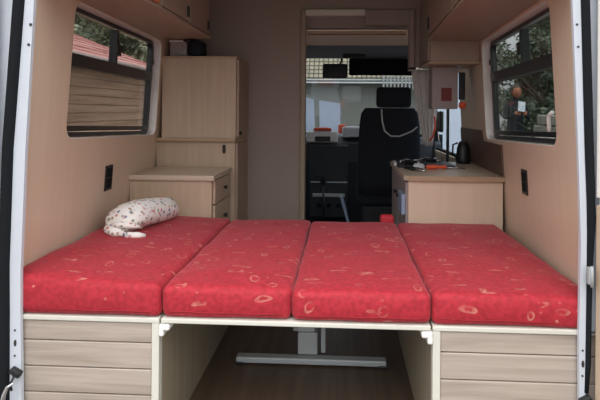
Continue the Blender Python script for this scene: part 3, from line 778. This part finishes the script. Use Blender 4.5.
# ------------------------------------------------------------------ cab: seat, dashboard
def driver_seat():
    t = thing('driver_seat', (0.375, 4.1, 0.0), 'black cloth driver seat seen through the cab doorway', 'seat')
    mb = MB(); mb.rbox(0.13, 0.62, 4.12, 4.60, 0.34, 0.50, 0.05, 4, 0.05, 0.01); mb.build('seat', M['seat'], t)
    mb = MB(); b = mb.b
    # backrest: tapering rounded slab leaning back
    secs = [(0.44, .245, .075), (0.55, .25, .075), (0.80, .245, .06), (0.98, .235, .05), (1.08, .222, .045), (1.122, .19, .03)]
    rings = []
    for z, w, d in secs:
        cy = 4.16-(z-0.44)*0.10; ring = []
        for k in range(32):
            a = 2*PI*k/32; c_, s_ = math.cos(a), math.sin(a)
            ring.append(b.verts.new((0.37+w*math.copysign(abs(c_)**0.45, c_), cy+d*math.copysign(abs(s_)**0.6, s_), z)))
        rings.append(ring)
    for i in range(len(rings)-1):
        for k in range(32): b.faces.new((rings[i][k], rings[i][(k+1) % 32], rings[i+1][(k+1) % 32], rings[i+1][k]))
    b.faces.new(rings[0]); b.faces.new(rings[-1])
    mb.build('backrest', M['seat'], t, smooth=True)
    mb = MB(); mb.rbox(0.265, 0.535, 4.045, 4.125, 1.125, 1.285, 0.030, 4, 0.04, 0.0, 0); h = mb.build('headrest', M['seat'], t)
    for x in (0.34, 0.46):
        mb = MB(); mb.tube([(x, 4.09, 1.07), (x, 4.085, 1.15)], 0.007, 8); mb.build('headrest_post', M['black'], h)
    mb = MB(); mb.box(0.17, 0.58, 4.15, 4.55, 0.0, 0.34, 0.01); mb.build('seat_base', M['dash'], t)
driver_seat()
mb = MB(); mb.tube([(0.300, 4.005, 1.11), (0.305, 3.99, 1.02), (0.325, 4.01, 0.945), (0.375, 4.02, 0.905), (0.44, 4.01, 0.905), (0.53, 3.99, 0.945), (0.57, 3.98, 0.98)], 0.006, 8)
tag(mb.build('charging_cable', M['belt']), 'pale grey cord looped over the back of the driver seat', 'cord')

t = thing('dashboard', (-0.15, 5.1, 0.0), 'dark dashboard across the front of the cab', 'dashboard')
mb = MB(); mb.prism([(4.98, 0.0), (4.93, 0.35), (4.90, 0.62), (4.94, 0.79), (5.05, 0.845), (5.48, 0.835), (5.49, 0.0)], 'X', -1.22, 0.93); mb.build('body', M['dash'], t)
mb = MB(); mb.box(-0.30, 0.06, 4.84, 4.95, 0.10, 0.78, 0.015); c = mb.build('centre_console', M['dash'], t)
mb = MB(); mb.box(-0.26, 0.02, 4.834, 4.842, 0.44, 0.50, 0.002); mb.build('radio', M['black'], c)
mb = MB(); mb.box(-0.29, 0.05, 4.832, 4.842, 0.43, 0.442, 0.002); mb.build('trim_strip', M['steel'], c)
mb = MB(); mb.box(-0.27, 0.03, 4.82, 4.845, 0.30, 0.33, 0.004); mb.build('shelf', M['steel'], c)
for x in (-0.21, -0.12, -0.03):
    mb = MB(); mb.tube([(x, 4.842, 0.22), (x, 4.825, 0.22)], 0.022, 14); mb.build('knob', M['rubber'], c)
# gear lever and pale blue lever
t = thing('gear_lever', (-0.12, 4.62, 0.0), 'black gear lever standing before the centre console', 'gear lever')
mb = MB(); mb.tube([(-0.15, 4.62, 0.0), (-0.15, 4.62, 0.06), (-0.15, 4.64, 0.10)], [.07, .06, .02], 14); mb.build('gaiter', M['rubber'], t)
mb = MB(); mb.tube([(-0.15, 4.64, 0.10), (-0.17, 4.70, 0.44)], .009, 8); mb.build('shaft', M['black'], t)
mb = MB(); mb.tube([(-0.169, 4.69, 0.43), (-0.17, 4.70, 0.45), (-0.172, 4.71, 0.49), (-0.172, 4.71, 0.50)], [.012, .024, .022, .01], 12); mb.build('lever_knob', M['rubber'], t)
t = thing('handbrake_lever', (0.07, 4.1, 0.0), 'pale blue handbrake lever beside the driver seat', 'handbrake')
mb = MB(); mb.tube([(0.085, 4.15, 0.0), (0.075, 4.19, 0.13), (0.00, 4.28, 0.385)], [.012, .012, .013], 10); mb.build('lever', M['bluegrey'], t)
mb = MB(); mb.tube([(0.00, 4.28, 0.385), (-0.006, 4.287, 0.405)], [.015, .010], 10); mb.build('button', M['cloth'], t)

# things on the dashboard shelf
mb = MB(); mb.prism([(-0.345, 4.96), (-0.06, 4.98), (-0.03, 5.10), (0.0, 5.30), (-0.345, 5.30)], 'Z', 0.846, 0.872)
tag(mb.build('paper_stack', M['paper']), 'low stack of white papers on the dashboard', 'papers')
t = thing('dashboard_tray', (-0.2, 4.95, 0.79), 'white rounded tray with a dark slot at the front of the dashboard', 'tray')
mb = MB(); mb.rbox(-0.335, -0.04, 4.885, 4.955, 0.80, 0.905, 0.02, 4, 0.04); mb.build('shell', M['plastic'], t)
mb = MB(); mb.box(-0.255, -0.11, 4.876, 4.890, 0.812, 0.858, 0.006); mb.build('slot', M['black'], t)
mb = MB(); mb.rbox(-0.27, -0.10, 4.89, 4.96, 0.907, 0.938, 0.012, 3, 0.03, 0.003, 8, 0.008)
tag(mb.build('orange_cloth', M['orange']), 'crumpled orange cloth on the white dashboard tray', 'cloth')
mb = MB(); mb.rbox(-0.04, 0.03, 5.16, 5.21, 0.874, 0.965, 0.014, 3, 0.03, 0.0, 1, 0.004)
tag(mb.build('orange_pouch', M['orange']), 'small orange pouch behind the white tray under the windscreen', 'pouch')
mb = MB(); mb.rbox(0.00, 0.20, 4.98, 5.14, 0.846, 0.945, 0.016, 4, 0.04, 0.003, 4, 0.006)
tag(mb.build('folded_map', M['cloth']), 'crumpled white paper bundle on the dashboard near the driver seat', 'papers')
for i, (x0, x1, za, zb, lab) in enumerate(((-0.385, -0.285, 1.235, 1.215, 'pale sheet of paper leaning on the windscreen, the left of two'), (-0.235, -0.02, 1.205, 1.175, 'pale sheet of paper leaning on the windscreen, the right of two'))):
    mb = MB(); b = mb.b
    yw = lambda z: 5.49-(z-0.86)*0.667-0.012
    A = [b.verts.new((x, yw(z)-0.01, z)) for x, z in ((x0, .875), (x1, .875), (x1, zb), (x0, za))]
    B = [b.verts.new((x, yw(z)-0.006, z)) for x, z in ((x0, .875), (x1, .875), (x1, zb), (x0, za))]
    for k in range(4): b.faces.new((A[k], A[(k+1) % 4], B[(k+1) % 4], B[k]))
    b.faces.new(A); b.faces.new(B)
    tag(mb.build('paper_sheet', M['thinpaper']), lab, 'paper', 'sheets at the windscreen')

# sun visor and rear-view mirror
t = thing('sun_visor', (0.35, 4.86, 1.55), 'large black sun visor folded down over the driver side of the windscreen', 'sun visor')
mb = MB(); mb.rbox(0.06, 0.68, 4.855, 4.885, 1.432, 1.590, 0.012, 3, 0.06); mb.build('visor_flap', M['rubber'], t)
mb = MB(); mb.tube([(0.10, 4.88, 1.585), (0.10, 4.88, 1.60), (0.60, 4.88, 1.60)], 0.006, 8); mb.build('hinge_rod', M['black'], t)
t = thing('rear_view_mirror', (-0.06, 4.85, 1.45), 'black rear-view mirror hanging at the top of the windscreen', 'mirror')
mb = MB(); mb.rbox(-0.185, 0.045, 4.80, 4.845, 1.400, 1.535, 0.018, 4, 0.05); mb.build('housing', M['black'], t)
mb = MB(); mb.tube([(-0.03, 4.83, 1.525), (-0.01, 4.87, 1.56), (-0.01, 4.90, 1.60)], 0.008, 8); mb.build('arm', M['black'], t)
mb = MB(); mb.box(0.0, 0.20, 4.62, 4.70, 1.570, 1.602, 0.006)
tag(mb.build('cab_lamp', M['black']), 'dark reading lamp housing on the cab ceiling', 'lamp')

# ------------------------------------------------------------------ outside
GZ = -0.55
def ground_mat():
    m, nt, b = new_mat('gravel_ground'); L = nt.links.new
    tc = N(nt, 'ShaderNodeTexCoord'); no = N(nt, 'ShaderNodeTexNoise'); no.inputs['Scale'].default_value = 12; no.inputs['Detail'].default_value = 8
    L(tc.outputs['Object'], no.inputs['Vector'])
    ra = N(nt, 'ShaderNodeValToRGB'); ra.color_ramp.elements[0].color = srgb(84, 82, 78); ra.color_ramp.elements[1].color = srgb(120, 117, 112)
    L(no.outputs[0], ra.inputs[0]); L(ra.outputs[0], b.inputs['Base Color']); b.inputs['Roughness'].default_value = 0.95
    return m
M['ground'] = ground_mat()
mb = MB(); mb.box(-40, 40, -30, 60, GZ-0.1, GZ); tag(mb.build('ground', M['ground']), kind='structure')

def leaf_mat(name, a, b_):
    m, nt, b = new_mat(name); L = nt.links.new
    oi = N(nt, 'ShaderNodeTexCoord'); no = N(nt, 'ShaderNodeTexNoise'); no.inputs['Scale'].default_value = 5; no.inputs['Detail'].default_value = 3
    L(oi.outputs['Object'], no.inputs['Vector'])
    ra = N(nt, 'ShaderNodeValToRGB'); ra.color_ramp.elements[0].position = .35; ra.color_ramp.elements[1].position = .65
    ra.color_ramp.elements[0].color = a; ra.color_ramp.elements[1].color = b_
    L(no.outputs[0], ra.inputs[0]); L(ra.outputs[0], b.inputs['Base Color']); b.inputs['Roughness'].default_value = 0.6
    return m
M['leafA'] = leaf_mat('pale_green_leaves', srgb(92, 104, 80), srgb(190, 196, 164))
M['leafB'] = leaf_mat('dark_green_leaves', srgb(70, 82, 66), srgb(128, 140, 116))
M['bark'] = plain('brown_bark', srgb(96, 84, 72), 0.9, bump=0.5, scale=14)

def tree(name, base, h, crown, n, size, lm, lab, cat, seed):
    rnd = random.Random(seed)
    t = thing(name, base, lab, cat)
    mb = MB(); bx, by, bz = base
    mb.tube([(bx, by, bz), (bx+.05, by, bz+h*.3), (bx-.04, by+.03, bz+h*.6), (bx, by, bz+h*.85)], [h*.03, h*.025, h*.018, h*.008], 8)
    for k in range(7):
        a = rnd.uniform(0, 2*PI); z = bz+h*rnd.uniform(.25, .6); l = crown[0]*.7
        mb.tube([(bx, by, z), (bx+math.cos(a)*l*.5, by+math.sin(a)*l*.5*crown[1]/crown[0], z+h*.12), (bx+math.cos(a)*l, by+math.sin(a)*l*crown[1]/crown[0], z+h*.22)], [h*.012, h*.008, h*.003], 6)
    mb.build('trunk', M['bark'], t)
    mb = MB(); b = mb.b
    cl = [Vector((rnd.gauss(0, .45)*crown[0], rnd.gauss(0, .45)*crown[1], rnd.uniform(-1, 1)*crown[2]*.85)) for _ in range(26)]
    cz = bz+h-crown[2]
    for _ in range(n):
        c = rnd.choice(cl); v = Vector((rnd.gauss(0, 1), rnd.gauss(0, 1), rnd.gauss(0, 1))).normalized()*rnd.uniform(.3, 1)*0.36*min(crown[0], crown[2])
        p = Vector((bx, by, cz))+c+v
        if p.z < bz+0.02: continue
        a = Vector((rnd.gauss(0, 1), rnd.gauss(0, 1), rnd.gauss(0, .6))).normalized(); q = a.cross(Vector((rnd.gauss(0, 1), rnd.gauss(0, 1), rnd.gauss(0, 1)))).normalized()
        s_ = size*rnd.uniform(.6, 1.3)
        b.faces.new([b.verts.new(p+a*s_), b.verts.new(p+q*s_*.45), b.verts.new(p-a*s_), b.verts.new(p-q*s_*.45)])
    mb.build('foliage', lm, t, normals=False)
for i, (x, y, h, sd) in enumerate(((-6.0, 6.0, 4.6, 1), (-6.0, 9.6, 4.8, 2), (-5.6, 13.0, 4.8, 3), (-7.4, 16.5, 5.4, 4))):
    tree('tree', (x, y, GZ), h, (1.4, 1.5, 1.9), 9000, .075, M['leafA'],
         ['pale green tree over the shed roof, nearest seen through the left window', 'pale green tree over the shed roof, second from the near edge of the left window', 'pale green tree over the shed roof, toward the far edge of the left window', 'pale green tree at the far edge of the left window, behind the others'][i], 'tree', sd)
for i, (x, y, h, sd) in enumerate(((5.9, 10.3, 3.6, 11), (5.2, 13.6, 3.7, 12), (4.9, 17.0, 4.0, 13), (8.4, 10.6, 4.8, 14), (8.3, 14.6, 5.2, 15), (7.8, 19, 5.6, 16))):
    tree('garden_shrub', (x, y, GZ), h, (1.2, 1.4, h*.45), 9000, .07, M['leafB'],
         ['dark green shrub nearest the standing person, seen through the right window', 'dark green shrub beyond the person, mid right window', 'dark green shrub at the far edge of the right window', 'tall dark shrub at the near edge of the right window, behind the low stone wall', 'tall dark shrub behind the middle of the right window', 'tall dark shrub farthest off through the right window'][i], 'shrub', sd)

def hedge(x0, x1, y0, y1, h, lab, seed):
    t = thing('hedge', ((x0+x1)/2, (y0+y1)/2, GZ), lab, 'hedge'); rnd = random.Random(seed)
    mb = MB(); mb.rbox(x0, x1, y0, y1, GZ, GZ+h, .3, 3, .5, 0, seed, .25); mb.build('hedge_body', M['leafB'], t)
    mb = MB(); b = mb.b
    for _ in range(12000):
        f = rnd.random(); y = rnd.uniform(y0, y1); z = rnd.uniform(GZ, GZ+h)
        near = x0 if abs(x0) < abs(x1) else x1
        p = Vector((near+rnd.gauss(0, .12), y, z)) if f < .75 else Vector((rnd.uniform(x0, x1), y, GZ+h+rnd.gauss(0, .15)))
        if f > .95: p = Vector((rnd.uniform(x0, x1), y0+rnd.gauss(0, .1), z))
        a = Vector((rnd.gauss(0, 1), rnd.gauss(0, 1), rnd.gauss(0, .6))).normalized(); q = a.cross(Vector((rnd.gauss(0, 1), rnd.gauss(0, 1), rnd.gauss(0, 1)))).normalized(); s_ = .13*rnd.uniform(.6, 1.3)
        b.faces.new([b.verts.new(p+a*s_), b.verts.new(p+q*s_*.5), b.verts.new(p-a*s_), b.verts.new(p-q*s_*.5)])
    mb.build('leaves', M['leafB'], t, normals=False)
hedge(11.2, 12.6, 8, 34, 8.5, 'tall dark hedge closing the view through the right window', 5)
hedge(-11.2, -9.8, 6, 34, 8.5, 'tall dark hedge behind the trees beyond the left window', 6)
# timber shed with red tiled roof seen through the left window
def planks_mat(name, a, b_, pitch):
    m, nt, b = new_mat(name); L = nt.links.new
    tc = N(nt, 'ShaderNodeTexCoord'); no = N(nt, 'ShaderNodeTexNoise'); mp = N(nt, 'ShaderNodeMapping'); mp.inputs['Scale'].default_value = (3, .8, 14)
    L(tc.outputs['Object'], mp.inputs[0]); L(mp.outputs[0], no.inputs['Vector']); no.inputs['Scale'].default_value = 1.5
    ra = N(nt, 'ShaderNodeValToRGB'); ra.color_ramp.elements[0].position = .3; ra.color_ramp.elements[1].position = .7
    ra.color_ramp.elements[0].color = a; ra.color_ramp.elements[1].color = b_
    L(no.outputs[0], ra.inputs[0]); L(ra.outputs[0], b.inputs['Base Color']); b.inputs['Roughness'].default_value = .8
    return m
M['clad'] = planks_mat('larch_cladding', srgb(160, 130, 106), srgb(196, 166, 142), .1)
M['tile'] = planks_mat('red_roof', srgb(166, 92, 86), srgb(226, 178, 172), .1)
t = thing('garden_shed', (-3.0, 6, GZ), 'timber-clad shed with a red ribbed roof outside the left window', 'shed')
mb = MB(); z = GZ
while z < 1.56:
    mb.prism([(-2.52, z), (-2.494, z), (-2.50, z+0.082), (-2.52, z+0.084)], 'Y', 3.4, 7.05); z += 0.085
mb.box(-3.9, -2.52, 3.4, 7.05, GZ, 1.6)
mb.build('wall', M['clad'], t)
mb = MB(); mb.box(-2.53, -2.46, 7.0, 7.08, GZ, 1.6); mb.build('corner_post', M['cream'], t)
mb = MB(); q = 0
while q < 8:
    x0 = -2.40-q*0.19; z0 = 1.585+q*0.075
    mb.prism([(x0, z0), (x0, z0+.035), (x0-.20, z0+.10), (x0-.20, z0+.06)], 'Y', 3.2, 7.3); q += 1
mb.build('roof', M['tile'], t)
mb = MB(); mb.tube([(-2.36, 3.2, 1.575), (-2.36, 7.3, 1.575)], 0.035, 10); mb.build('gutter', M['greybox'], t)

mb = MB(); mb.box(2.7, 9, 5.0, 10.9, GZ, GZ+0.36); tag(mb.build('terrace', M['ground']), kind='structure')
# low stone wall beyond the right window
M['stone'] = plain('grey_stone', srgb(160, 154, 144), .9, var=.3, scale=6, bump=.5)
mb = MB(); rnd = random.Random(3)
for zz in range(6):
    y = 5.2+(zz % 2)*.15
    while y < 10.5:
        l = rnd.uniform(.3, .5); mb.box(3.85+rnd.uniform(0, .03), 4.15, y, y+l-.02, GZ+.361+zz*.21, GZ+.361+zz*.21+.20, .02, 0, 1); y += l
tag(mb.build('stone_wall', M['stone']), 'low grey stone garden wall outside the right window', 'garden wall')

# house ahead seen through the windscreen
def tiles_mat():
    m, nt, b = new_mat('pale_roof_tiles'); L = nt.links.new
    tc = N(nt, 'ShaderNodeTexCoord'); br = N(nt, 'ShaderNodeTexBrick'); mp = N(nt, 'ShaderNodeMapping'); mp.inputs['Rotation'].default_value = (PI/2, 0, 0)
    br.offset = 0.0
    br.inputs['Scale'].default_value = 1; br.inputs['Brick Width'].default_value = .10; br.inputs['Row Height'].default_value = .09; br.inputs['Mortar Size'].default_value = .013
    br.inputs['Color1'].default_value = srgb(176, 166, 140); br.inputs['Color2'].default_value = srgb(156, 148, 126); br.inputs['Mortar'].default_value = srgb(80, 78, 70)
    L(tc.outputs['Object'], mp.inputs[0]); L(mp.outputs[0], br.inputs['Vector']); L(br.outputs[0], b.inputs['Base Color']); b.inputs['Roughness'].default_value = .85
    return m
t = thing('house', (0.4, 11, GZ), 'grey house with pale tiled roof seen through the windscreen', 'house')
mb = MB(); mb.box(-3.2, 2.6, 11.0, 15, GZ, 1.70); mb.build('wall', plain('grey_render', srgb(124, 126, 120), .85, var=.15, scale=1.5), t)
mb = MB(); mb.prism([(10.8, 1.72), (10.8, 1.80), (13.5, 5.2), (13.5, 5.1)], 'X', -3.4, 2.8); mb.build('roof', tiles_mat(), t)
mb = MB(); mb.tube([(-3.4, 10.77, 1.75), (2.8, 10.77, 1.75)], .022, 10); mb.build('gutter', M['steel'], t)
for x in [.82+.075*k for k in range(9)]: 
    mb = MB(); mb.box(x, x+.035, 10.66, 10.70, 1.56, 1.92, .005); mb.build('louvre_slat', M['steel'], t)

# ------------------------------------------------------------------ person outside the right window
def person():
    P0 = Vector((3.33, 10.2, GZ+0.36)); S = 1.0
    t = thing('person', P0, 'standing person in dark clothes holding a white sheet, outside the right window', 'person')
    J = {}; idx = []
    def v(n, x, y, z, r): J[n] = len(idx); idx.append(((P0.x+x, P0.y+y, P0.z+z), r))
    v('pelvis', 0, 0, .95, .15); v('waist', 0, 0, 1.10, .13); v('chest', 0, 0, 1.32, .15); v('neckb', 0, .01, 1.50, .065); v('neck', 0, -.01, 1.58, .055); v('head', 0, -.03, 1.69, .098); v('crown', 0, -.02, 1.78, .08)
    for s, n in ((-1, 'l'), (1, 'r')):
        v(n+'sh', s*.17, 0, 1.44, .065); v(n+'el', s*.23, -.06, 1.18, .045); v(n+'wr', s*.09, -.27, 1.26, .03)
        v(n+'hip', s*.09, 0, .88, .10); v(n+'kn', s*.11, -.02, .48, .062); v(n+'an', s*.12, .02, .08, .042); v(n+'toe', s*.13, -.15, .04, .038)
    E = [('pelvis', 'waist'), ('waist', 'chest'), ('chest', 'neckb'), ('neckb', 'neck'), ('neck', 'head'), ('head', 'crown')]
    for n in 'lr': E += [('chest', n+'sh'), (n+'sh', n+'el'), (n+'el', n+'wr'), ('pelvis', n+'hip'), (n+'hip', n+'kn'), (n+'kn', n+'an'), (n+'an', n+'toe')]
    def skin(name, verts, edges, mat, par, root=0):
        me = bpy.data.meshes.new(name); me.from_pydata([p for p, r in verts], edges, []); me.materials.append(mat)
        o = bpy.data.objects.new(name, me); COL.objects.link(o)
        sk = o.modifiers.new('skin', 'SKIN'); sk.use_smooth_shade = True
        ly = me.skin_vertices[0] if len(me.skin_vertices) else None
        if ly is None:
            bm = bmesh.new(); bm.from_mesh(me); bm.verts.layers.skin.verify(); bm.to_mesh(me); bm.free(); ly = me.skin_vertices[0]
        for i, (p, r) in enumerate(verts): ly.data[i].radius = (r, r); ly.data[i].use_root = (i == root)
        sb = o.modifiers.new('sub', 'SUBSURF'); sb.levels = 1; sb.render_levels = 2
        o.parent = par; o.matrix_parent_inverse = Matrix.Translation(par.location).inverted()
        return o
    dark = plain('dark_clothing', srgb(34, 40, 46), .9); skinm = plain('skin', srgb(176, 112, 84), .6)
    skin('body', idx, [(J[a], J[b]) for a, b in E], dark, t)
    # head and face as skin-coloured surface over the neck, hair
    mb = MB(); hx, hy, hz = P0.x, P0.y-.045, P0.z+1.69
    bmesh.ops.create_uvsphere(mb.b, u_segments=20, v_segments=14, radius=.105)
    for q in mb.b.verts:
        q.co.x *= .82; q.co.z *= 1.16
        if q.co.y < -.07 and abs(q.co.x) < .02 and -.03 < q.co.z < .02: q.co.y -= .018
        q.co += Vector((hx, hy, hz))
    mb.build('face', skinm, t, smooth=True)
    for s in (-1, 1):
        mb = MB(); mb.tube([(hx+s*.032, hy-.098, hz+.012), (hx+s*.032, hy-.107, hz+.012)], .009, 8); mb.build('eye', M['black'], t)
        mb = MB(); mb.rbox(hx+s*.088-.008, hx+s*.088+.008, hy-.015, hy+.02, hz-.03, hz+.03, .006); mb.build('ear', skinm, t)
    mb = MB(); mb.box(hx-.022, hx+.022, hy-.103, hy-.095, hz-.058, hz-.052, .002); mb.build('mouth', M['red'], t)
    mb = MB(); bmesh.ops.create_uvsphere(mb.b, u_segments=20, v_segments=12, radius=.118)
    for q in mb.b.verts:
        q.co.x *= .86; q.co.z *= 1.1; q.co.y += .022
        if q.co.z < -.02 and q.co.y < .02: q.co = q.co*.6
        if q.co.y < -.06 and q.co.z < .06: q.co.y = -.04
        q.co += Vector((hx, hy, hz+.015))
    mb.build('hair', plain('fair_hair', srgb(70, 64, 54), .8), t, smooth=True)
    for s in (-1, 1):
        w = Vector((P0.x+s*.09, P0.y-.27, P0.z+1.26)); vv = [(w, .030), (w+Vector((-s*.012, -.04, .02)), .034), (w+Vector((-s*.02, -.075, .035)), .030)]; ee = [(0, 1), (1, 2)]
        for k in range(4):
            b0 = w+Vector((-s*.02+(k-1.5)*.004, -.085, .05-.02*k+.0)); i0 = len(vv)
            vv += [(b0, .0095), (b0+Vector((-s*.03, -.012-.002*k, .003)), .009), (b0+Vector((-s*(.052-.004*abs(k-1)), .004, .002)), .008)]
            ee += [(2, i0), (i0, i0+1), (i0+1, i0+2)]
        i0 = len(vv); vv += [(w+Vector((-s*.035, -.045, .045)), .011), (w+Vector((-s*.055, -.07, .06)), .009)]; ee += [(1, i0), (i0, i0+1)]
        skin('hand', vv, ee, skinm, t)
    mb = MB(); R = Matrix.Translation((P0.x-.01, P0.y-.375, P0.z+1.40)) @ Matrix.Rotation(.12, 4, 'Y') @ Matrix.Rotation(-.25, 4, 'X')
    mb.box(-.065, .065, -.002, .002, -.09, .10, mat=R)
    tag(mb.build('paper_sheet', M['paper']), 'white sheet held up by the person outside the right window', 'paper')
person()

# white wall added outside so the view through the cab side window is bright
t = thing('added_white_wall', (1.65, 7.9, GZ), 'white wall added to brighten the view through the cab side window', 'garden wall')
mb = MB(); mb.box(1.25, 1.98, 7.8, 8.0, GZ, 1.75); mb.build('wall', M['white'], t)
mb = MB(); mb.box(1.22, 2.01, 7.77, 8.03, 1.75, 1.82, .01); mb.build('coping', M['cream'], t)

mb = MB(); mb.tube([(0.685, 3.90, 1.06), (0.690, 3.895, 0.98), (0.672, 3.89, 0.91), (0.645, 3.89, 0.88)], 0.007, 8)
tag(mb.build('tie_band', M['orange']), 'orange band hanging beside the pale curtain', 'band')
